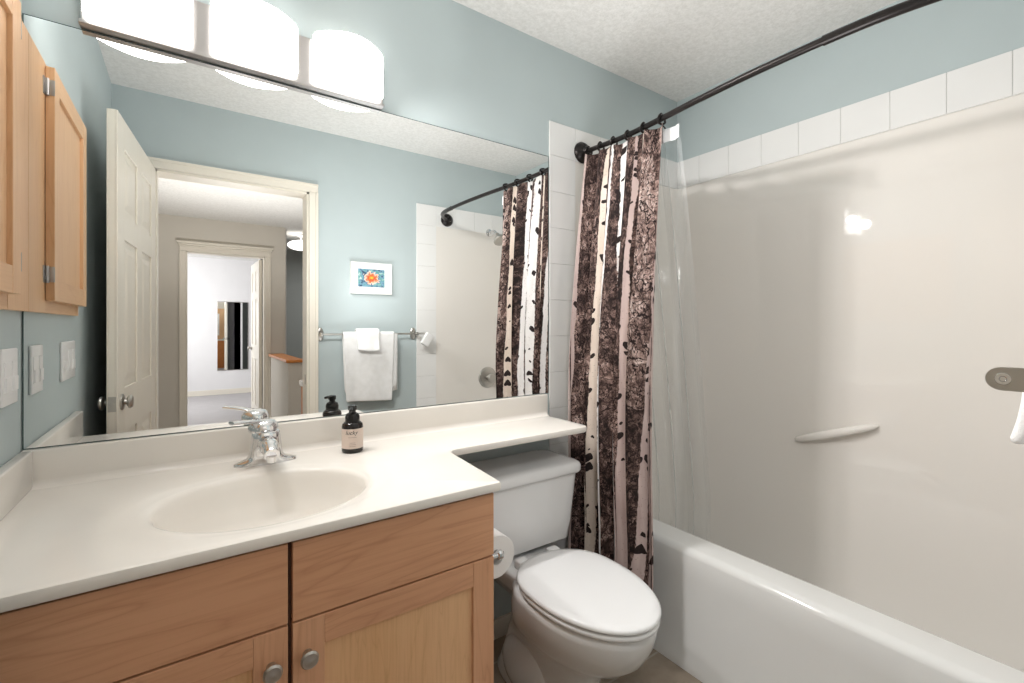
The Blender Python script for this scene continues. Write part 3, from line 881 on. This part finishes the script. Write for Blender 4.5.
def wrap_text(txt, size, z, name, parent, off=0.0):
    cu = bpy.data.curves.new(name, 'FONT'); cu.body = txt; cu.size = size; cu.align_x = 'CENTER'; cu.shear = 0.25
    tmp = bpy.data.objects.new(name, cu); C.objects.link(tmp)
    dg = bpy.context.evaluated_depsgraph_get()
    me = bpy.data.meshes.new_from_object(tmp.evaluated_get(dg)); bpy.data.objects.remove(tmp)
    bm = B(); bm.from_mesh(me); bpy.data.meshes.remove(me)
    for v in bm.verts:
        a = cd + (v.co.x + off) / 0.0312
        v.co = Vector((bx + 0.0312 * math.cos(a), by + 0.0312 * math.sin(a), CZ + z + v.co.y))
    return obj(name, bm, M['ink'], parent)


wrap_text('lucky', 0.017, 0.056, 'lettering', lab, -0.003)
bm = B()
for zz, hw in ((0.047, 0.012), (0.031, 0.008), (0.026, 0.010), (0.021, 0.009)):
    rr = 0.0311
    r0 = [bm.verts.new((bx + rr * math.cos(cd + (-hw + 2 * hw * k / 10) / rr), by + rr * math.sin(cd + (-hw + 2 * hw * k / 10) / rr), CZ + zz)) for k in range(11)]
    r1 = [bm.verts.new((v.co.x, v.co.y, v.co.z + 0.0012)) for v in r0]
    for k in range(10): bm.faces.new((r0[k], r0[k + 1], r1[k + 1], r1[k]))
obj('small_print', bm, plain('grey_ink', srgb(170, 150, 140), 0.7), lab)

# ------------------------------------------------------------------ big mirror
t = thing('vanity_mirror', 'large frameless mirror filling the wall above the vanity splash', 'mirror', (0.47, YB, 0.943))
boxes('mirror_glass', [(XL + 0.004, 1.256, YB - 0.0052, YB - 0.0050, 0.945, 1.953)], M['mirror'], t)
boxes('glass_edge', [(XL + 0.002, 1.258, YB - 0.0049, YB - 0.0005, 0.943, 1.955)], M['glassedge'], t)

# ------------------------------------------------------------------ vanity light
t = thing('vanity_light', 'three shade vanity light bar with bowed white glass above the mirror', 'wall light', (0.156, YB, 1.96))
bm = B(); box(bm, -0.215, 0.528, YB - 0.030, YB - 0.0005, 1.966, 2.105, 0.003)
box(bm, -0.218, 0.530, YB - 0.036, YB - 0.0005, 1.957, 1.9665, 0.002)
obj('back_plate', bm, M['plate'], t)
for k, xc in enumerate((-0.102, 0.156, 0.414)):
    bm = B(); hw, dep, y0 = 0.1085, 0.062, YB - 0.044
    front, back = [], []
    K = 28; z0, z1 = 1.968, 2.118
    rows_o, rows_i = [], []
    HZ = 8
    for j in range(HZ + 1):
        z = z0 + (z1 - z0) * j / HZ; ro, ri = [], []
        for i in range(K + 1):
            s = -1 + 2 * i / K
            yy = y0 - dep * (1 - s * s)
            zz = z
            if j == 0: zz += 0.013 * max(0, (abs(s) - 0.84) / 0.16) ** 2
            if j == HZ: zz -= 0.008 * max(0, (abs(s) - 0.9) / 0.1) ** 2
            ro.append(Vector((xc + hw * s, yy, zz))); ri.append(Vector((xc + (hw - 0.004) * s, yy + 0.005, zz)))
        rows_o.append(ro); rows_i.append(ri)
    vo = [[bm.verts.new(p) for p in r] for r in rows_o]; vi = [[bm.verts.new(p) for p in r] for r in rows_i]
    for j in range(HZ):
        for i in range(K):
            bm.faces.new((vo[j][i], vo[j][i + 1], vo[j + 1][i + 1], vo[j + 1][i])); bm.faces.new((vi[j][i], vi[j + 1][i], vi[j + 1][i + 1], vi[j][i + 1])).material_index = 1
        for i in (0, K): bm.faces.new((vo[j][i], vo[j + 1][i], vi[j + 1][i], vi[j][i]))
    for j in (0, HZ):
        for i in range(K): bm.faces.new((vo[j][i], vi[j][i], vi[j][i + 1], vo[j][i + 1]))
    obj('glass_shade', bm, [M['shade'], M['shade_in']], t, True, angle=50)
    l = bpy.data.lights.new('lamp_fill', 'SPOT'); l.energy = 23; l.color = (1.0, 0.98, 0.96)  # added spot in front of each shade, aimed to brighten the tub side
    l.spot_size = math.radians(140); l.spot_blend = 1.0; l.shadow_soft_size = 0.03
    lo = bpy.data.objects.new('lamp_fill', l); lo.location = (xc, YB - 0.135, 2.04); C.objects.link(lo)
    lo.rotation_euler = Vector((0.80, -0.46, -0.60)).to_track_quat('-Z', 'Y').to_euler()
    bm = B(); sphere(bm, (xc, YB - 0.062, 2.03), 0.026, 0.024, 0.030); b_ = obj('bulb', bm, M['bulb'], t, True)
    bm = B(); lathe(bm, [(0, 0), (0.014, 0), (0.014, 0.02), (0, 0.02)], (xc, YB - 0.030, 2.05), (0, -0.9, -0.4), 16); obj('socket', bm, M['plate'], t, True)

# ------------------------------------------------------------------ recessed wall cabinet on the left wall
t = thing('wall_cabinet', 'light maple wall cabinet with a framed door, set in the left wall by the mirror', 'cabinet', (XL, 1.23, 1.26))
FX = XL + 0.012; CB, CTP = 1.264, 1.915; cy0, cy1 = 0.935, YB - 0.006
bm = B()
box(bm, XL - 0.09, FX, 1.375, cy1, CB, CTP, 0.001, mi=0); box(bm, XL - 0.09, FX, cy0, cy0 + 0.04, CB, CTP, 0.001, mi=0)
box(bm, XL - 0.09, FX - 0.0005, cy0 + 0.04, 1.375, CB, CB + 0.05, 0.001, mi=1); box(bm, XL - 0.09, FX - 0.0005, cy0 + 0.04, 1.375, CTP - 0.05, CTP, 0.001, mi=1)
box(bm, XL - 0.09, XL - 0.08, cy0 + 0.03, 1.38, CB + 0.03, CTP - 0.03, mi=0)
obj('face_frame', bm, [M['woodcabZ'], M['woodcabY']], t)
bm = B(); dx0, dx1 = FX + 0.0008, FX + 0.019; d0, d1, z0, z1, st = 0.925, 1.378, 1.296, 1.905, 0.055
box(bm, dx0, dx1, d0, d0 + st, z0, z1, 0.0015, mi=0); box(bm, dx0, dx1, d1 - st, d1, z0, z1, 0.0015, mi=0)
box(bm, dx0, dx1 - 0.0004, d0 + st, d1 - st, z0, z0 + st, 0.0015, mi=1); box(bm, dx0, dx1 - 0.0004, d0 + st, d1 - st, z1 - st, z1, 0.0015, mi=1)
dd = obj('cabinet_door', bm, [M['woodcabZ'], M['woodcabY']], t)
bm = B(); box(bm, dx0 + 0.002, dx1 - 0.009, d0 + st - 0.002, d1 - st + 0.002, z0 + st - 0.002, z1 - st + 0.002); obj('door_panel', bm, M['woodcabZ'], dd)
for z in (1.364, 1.850):
    bm = B()
    box(bm, FX - 0.0005, FX + 0.002, 1.381, 1.398, z - 0.022, z + 0.022, 0.0006)
    lathe(bm, [(0.0042, -0.022), (0.0042, 0.022)], (FX + 0.005, 1.3815, z), (0, 0, 1), 12)
    box(bm, FX + 0.004, FX + 0.0195, 1.3778, 1.380, z - 0.020, z + 0.020, 0.0005)
    obj('hinge', bm, M['plate'], dd, True)

# ------------------------------------------------------------------ switches on the left wall
def plate(name, y0, y1, z0, z1, gangs, label, kind):
    t = thing(name, label, 'light switch' if kind == 'rocker' else 'switch plate', (XL, (y0 + y1) / 2, z0))
    bm = B(); box(bm, XL + 0.0003, XL + 0.007, y0, y1, z0, z1, 0.003, 3); obj('cover_plate', bm, M['whiteplastic'], t, True)
    w_ = (y1 - y0) / gangs
    for k in range(gangs):
        yc = y0 + w_ * (k + 0.5); zc = (z0 + z1) / 2
        bm = B()
        box(bm, XL + 0.005, XL + 0.0085, yc - 0.0165, yc + 0.0165, zc - 0.033, zc + 0.033, 0.001)
        box(bm, XL + 0.006, XL + 0.0105, yc - 0.0145, yc + 0.0145, zc - 0.031, zc, 0.001)
        obj('rocker', bm, M['whiteplastic'], t)


plate('switch_plate', 1.366, 1.468, 1.062, 1.182, 2, 'white double switch plate on the left wall close to the mirror edge', 'rocker')
plate('switch_plate', 0.955, 1.140, 1.062, 1.182, 3, 'white wide switch plate on the left wall farther from the mirror, under the cabinet end', 'plate')

# ------------------------------------------------------------------ towel bar, towels, picture on the door wall (seen in the mirror)
TBX0, TBX1, TBY, TBZ = 0.664, 1.275, YF + 0.076, 1.178
BARY = YF + 0.056
t = thing('towel_bar', 'brushed nickel towel bar on oval wall plates beside the doorway', 'towel bar', (0.97, YF, TBZ))
bm = B(); tube(bm, [(TBX0 - 0.006, BARY, TBZ), (TBX1 + 0.062, BARY, TBZ)], 0.0065, 14); obj('bar', bm, M['nickel'], t, True)
for k, x in enumerate((TBX0, TBX1)):
    bm = B()
    ring = [[Vector((x + 0.021 * q * math.cos(a), YF + h, TBZ + 0.042 * q * math.sin(a))) for a in [2 * PI * i / 28 for i in range(28)]] for q, h in ((1, 0.0), (1, 0.006), (0.8, 0.011))]
    loft(bm, ring); obj('wall_plate', bm, M['nickel'], t, True)
    # flat arm with a rounded end
    bm = B(); hz = 0.0115; y_tip = TBY + 0.011
    pts = [(YF + 0.008, TBZ - hz)] + [(y_tip - hz + hz * math.sin(a), TBZ - hz * math.cos(a)) for a in [PI * i / 14 for i in range(15)]] + [(YF + 0.008, TBZ + hz)]
    xs0 = x - 0.009 if k == 0 else x + 0.004
    loft(bm, [[Vector((xs0, p, q)) for p, q in pts], [Vector((xs0 + 0.005, p, q)) for p, q in pts]])
    arm = obj('arm', bm, M['nickel'], t)
    sd = -1 if k == 0 else 1
    bm = B(); lathe(bm, [(0, 0), (0.0062, 0), (0.0056, 0.0012), (0.0030, 0.0012), (0.0022, 0.0002), (0, 0.0002)], (xs0 if k == 0 else xs0 + 0.005, y_tip - 0.0125, TBZ), (sd, 0, 0), 20)
    obj('screw', bm, M['chrome'], arm, True)


def drape(bm, x0, x1, ytop, ztop, r, zf, zb, thick, wave=0.004, nx=24, seed=0, skew=0.0, flare=0.0):
    """cloth folded over a bar: front face hangs to zf (towards +Y), back to zb"""
    prof = []
    for k in range(9): prof.append((ytop + r + flare * (1 - k / 8) ** 2.2, zf + (ztop - zf) * k / 8))
    for k in range(1, 8):
        a = PI * k / 8; prof.append((ytop + r * math.cos(a), ztop + r * math.sin(a)))
    for k in range(7): prof.append((ytop - r, ztop + (zb - ztop) * k / 6))
    rows = []
    for i in range(nx + 1):
        s = i / nx; x = x0 + (x1 - x0) * s
        row = []
        for q, (yy, zz) in enumerate(prof):
            hang = max(0, (ztop - zz)) / max(0.01, ztop - zf)
            row.append(bm.verts.new((x + skew * hang * (s - 0.5) + 0.004 * math.sin(9 * s + seed) * hang, yy + wave * hang * math.sin(11 * s + seed + 2 * hang), zz + 0.006 * hang * math.sin(4 * s + seed))))
        rows.append(row)
    for a, b in zip(rows, rows[1:]):
        for q in range(len(prof) - 1): bm.faces.new((a[q], b[q], b[q + 1], a[q + 1]))


def cloth(name, bm, thick, label, cat, mat='terry'):
    o = obj(name, bm, M[mat], None, True, angle=180)
    md = o.modifiers.new('thick', 'SOLIDIFY'); md.thickness = thick; md.offset = 1
    md = o.modifiers.new('soft', 'SUBSURF'); md.levels = 1; md.render_levels = 1
    return tag(o, label, cat)


bm = B(); drape(bm, 0.785, 1.118, BARY, TBZ + 0.001, 0.0095, 0.742, 0.80, 0.008, 0.004, seed=1, skew=-0.03)
tw = cloth('bath_towel', bm, 0.006, 'large white bath towel hanging folded over the towel bar', 'towel')
bm = B(); drape(bm, 0.99, 1.142, BARY, TBZ - 0.001, 0.0068, 0.800, 0.82, 0.004, 0.002, nx=12, seed=3)
uf = obj('under_fold', bm, M['terry'], tw, True, angle=180)
md = uf.modifiers.new('thick', 'SOLIDIFY'); md.thickness = 0.002; md.offset = -1
bm = B(); drape(bm, 0.865, 1.015, BARY, TBZ + 0.0055, 0.0175, 1.070, 1.10, 0.008, 0.003, nx=12, seed=2, flare=0.018)
cloth('washcloth', bm, 0.014, 'small white washcloth folded over the middle of the bath towel', 'towel')
# tilted white block hanging at the bar end
bm = B(); vs = box(bm, -0.030, 0.030, -0.016, 0.016, -0.045, 0.045, 0.006, 3)
bmesh.ops.rotate(bm, verts=bm.verts, matrix=Matrix.Rotation(math.radians(33), 3, 'Y'))
bmesh.ops.translate(bm, verts=bm.verts, vec=(TBX1 + 0.072, TBY + 0.006, TBZ - 0.042))
sp = obj('bath_sponge', bm, M['terry'], None, True)
tag(sp, 'small white block hanging tilted at the tub end of the towel bar', 'sponge')
bm = B(); tube(bm, [(TBX1 + 0.055, BARY, TBZ - 0.007), (TBX1 + 0.062, TBY + 0.002, TBZ - 0.012), (TBX1 + 0.060, TBY + 0.004, TBZ - 0.03)], 0.002, 6)
c_ = obj('cord', bm, M['paper'], sp)

t = thing('picture_frame', 'small white framed flower picture on the teal wall above the towel bar', 'picture', (0.983, YF, 1.44))
px0, px1, pz0, pz1 = 0.847, 1.119, 1.440, 1.645
bm = B(); fw = 0.018
box(bm, px0, px1, YF, YF + 0.022, pz0, pz0 + fw, 0.002); box(bm, px0, px1, YF, YF + 0.022, pz1 - fw, pz1, 0.002)
box(bm, px0, px0 + fw, YF, YF + 0.022, pz0 + fw, pz1 - fw, 0.002); box(bm, px1 - fw, px1, YF, YF + 0.022, pz0 + fw, pz1 - fw, 0.002)
obj('frame', bm, M['whitegloss'], t)
boxes('mat', [(px0 + fw, px1 - fw, YF + 0.001, YF + 0.010, pz0 + fw, pz1 - fw)], M['matboard'], t)
n = N('flower_print'); c = n.coord()
sp_ = n.n('ShaderNodeSeparateXYZ'); n.l(c, sp_.inputs[0])
X_, Z_ = sp_.outputs[0], n.math('SUBTRACT', sp_.outputs[2], 0.105)
rad = n.math('SQRT', n.math('ADD', n.math('MULTIPLY', X_, X_), n.math('MULTIPLY', n.math('MULTIPLY', Z_, Z_), 1.6)))
an = n.math('ARCTAN2', Z_, X_)
pet = n.math('MULTIPLY', n.math('ABSOLUTE', n.math('SINE', n.math('MULTIPLY', an, 4.0))), 0.016)
rr_ = n.math('DIVIDE', rad, n.math('ADD', 0.042, pet))
vv = n.voro(c, 85)
jit = n.math('ADD', rr_, n.math('MULTIPLY', n.math('SUBTRACT', vv.outputs['Distance'], 0.4), 0.5))
flower = n.ramp(jit, [(0.0, srgb(250, 190, 60)), (0.3, srgb(242, 120, 40)), (0.5, srgb(214, 60, 40)), (0.75, srgb(246, 150, 110)), (0.95, srgb(250, 214, 196))])
bgc = n.ramp(n.noise(c, 38, 3), [(0.35, srgb(40, 70, 96)), (0.48, srgb(120, 160, 180)), (0.55, srgb(70, 140, 130)), (0.68, srgb(196, 214, 216))])
n.set(n.mix(n.math('LESS_THAN', jit, 1.0), bgc, flower), 0.6); M['flower'] = n.m
boxes('print', [(0.895, 1.071, YF + 0.0095, YF + 0.0105, 1.486, 1.604)], M['flower'], t)

# ------------------------------------------------------------------ toilet
TX = 0.998
t = thing('toilet', 'white two piece toilet with closed lid between vanity and tub', 'toilet', (TX, 1.15, 0))


def egg(yf, yb, hw, z, n=48, sq=2.0, cfrac=0.56):
    """egg outline; yf = front (small y), yb = back"""
    yc = yf + (yb - yf) * cfrac; pts = []
    for k in range(n):
        a = 2 * PI * k / n; ca, sa = math.cos(a), math.sin(a)
        p = 2 / sq
        x = TX + hw * math.copysign(abs(ca) ** p, ca)
        b = (yb - yc) if sa > 0 else (yc - yf)
        q = p if sa < 0 else 2 / (sq + 0.8)
        pts.append(Vector((x, yc + b * math.copysign(abs(sa) ** q, sa), z)))
    return pts


bm = B()
rings = [egg(0.985, 1.44, 0.104, 0.0, sq=2.6), egg(0.98, 1.44, 0.107, 0.012, sq=2.6), egg(0.99, 1.43, 0.099, 0.035, sq=2.5), egg(1.00, 1.41, 0.086, 0.10, sq=2.4), egg(0.985, 1.39, 0.086, 0.165, sq=2.3),
         egg(0.94, 1.36, 0.104, 0.215, sq=2.2), egg(0.875, 1.33, 0.136, 0.255, sq=2.1), egg(0.832, 1.31, 0.158, 0.295, sq=2.1), egg(0.808, 1.30, 0.169, 0.34, sq=2.1), egg(0.800, 1.29, 0.173, 0.375, sq=2.1), egg(0.798, 1.285, 0.174, 0.393, sq=2.1), egg(0.806, 1.28, 0.167, 0.402, sq=2.1)]
loft(bm, rings)
# deck under the tank
dk = []
for z, hw_, yb_ in ((0.30, 0.085, 1.46), (0.34, 0.105, 1.49), (0.385, 0.125, 1.505), (0.402, 0.128, 1.507), (0.408, 0.122, 1.50)):
    dk.append(rrect(TX - hw_, TX + hw_, 1.16, yb_, 0.03, z, 5))
loft(bm, dk)
# trapway bulges on both sides of the pedestal
for s in (-1, 1):
    sphere(bm, (TX + s * 0.062, 1.245, 0.085), 0.062, 0.125, 0.095)
obj('bowl', bm, M['porcelain'], t, True, angle=60)
for s in (-1, 1):
    bm = B(); lathe(bm, [(0, 0), (0.013, 0), (0.013, 0.008), (0.009, 0.016), (0, 0.018)], (TX + s * 0.103, 1.155, 0.010), (0, 0, 1), 16); obj('bolt_cap', bm, M['seatplastic'], t, True)
bm = B()
loft(bm, [egg(0.794, 1.25, 0.169, 0.4035), egg(0.788, 1.252, 0.175, 0.409), egg(0.790, 1.252, 0.174, 0.418), egg(0.798, 1.248, 0.167, 0.4215)])
obj('seat', bm, M['seatplastic'], t, True, angle=60)
bm = B()
loft(bm, [egg(0.796, 1.256, 0.167, 0.4245), egg(0.786, 1.262, 0.1765, 0.428), egg(0.785, 1.262, 0.177, 0.434), egg(0.791, 1.258, 0.172, 0.4395), egg(0.812, 1.24, 0.154, 0.4425), egg(0.87, 1.18, 0.11, 0.4445), egg(0.95, 1.11, 0.04, 0.445)])
obj('lid', bm, M['seatplastic'], t, True, angle=60)
for s in (-1, 1):
    bm = B(); box(bm, TX + s * 0.07 - 0.022, TX + s * 0.07 + 0.022, 1.252, 1.285, 0.405, 0.436, 0.006, 3); obj('hinge', bm, M['seatplastic'], t, True)
bm = B()
tr = []
for z, hw_, yf_, r_ in ((0.425, 0.180, 1.325, 0.03), (0.430, 0.196, 1.312, 0.035), (0.50, 0.206, 1.305, 0.035), (0.60, 0.217, 1.300, 0.035), (0.672, 0.224, 1.296, 0.035)):
    tr.append(rrect(TX - hw_, TX + hw_, yf_, 1.508, r_, z, 7))
loft(bm, tr); obj('tank', bm, M['porcelain'], t, True, angle=60)
bm = B()
tr = []
for z, d_ in ((0.6735, 0.0), (0.676, -0.010), (0.684, -0.014), (0.700, -0.014), (0.710, -0.010), (0.716, 0.0), (0.718, 0.02)):
    tr.append(rrect(TX - 0.224 + d_, TX + 0.224 - d_, 1.296 + d_, 1.508 if d_ < 0.01 else 1.49, 0.036, z, 7))
loft(bm, tr); obj('tank_lid', bm, M['porcelain'], t, True, angle=60)

# ------------------------------------------------------------------ toilet roll on the vanity side
rx, rz, ry0, ry1 = 0.656, 0.640, 1.005, 1.110
t = thing('toilet_roll_holder', 'chrome toilet roll holder fixed to the right side of the vanity', 'toilet roll holder', (VX1, 1.06, rz))
for yy in (ry0 - 0.012, ry1 + 0.012):
    bm = B(); lathe(bm, [(0, 0), (0.019, 0), (0.019, 0.004), (0.011, 0.010), (0.008, 0.014), (0.008, rx - VX1 - 0.002), (0, rx - VX1)], (VX1 + 0.0003, yy, rz), (1, 0, 0), 20)
    s = -1 if yy < 1.05 else 1
    lathe(bm, [(0, -0.009), (0.009, -0.009), (0.012, -0.004), (0.012, 0.004), (0.007, 0.010), (0, 0.011)], (rx, yy, rz), (0, s, 0), 20)
    obj('post', bm, M['chrome'], t, True)
bm = B(); lathe(bm, [(0, 0), (0.0075, 0), (0.0075, ry1 - ry0 + 0.008), (0, ry1 - ry0 + 0.008)], (rx, ry0 - 0.004, rz), (0, 1, 0), 16); obj('spindle', bm, M['chrome'], t, True)
t = thing('toilet_roll', 'white toilet paper roll on the holder beside the vanity', 'toilet roll', (rx, 1.057, rz))
bm = B()
prof = [(0.020, 0), (0.054, 0), (0.055, 0.001), (0.055, ry1 - ry0 - 0.001), (0.054, ry1 - ry0), (0.020, ry1 - ry0)]
seg = 40; rg = []
for r, h in prof + [prof[0]]:
    rg.append([Vector((rx + r * math.cos(2 * PI * i / seg), ry0 + h, rz - 0.0115 + r * math.sin(2 * PI * i / seg))) for i in range(seg)])
loft(bm, rg, False, False)
obj('paper', bm, M['paper'], t, True)
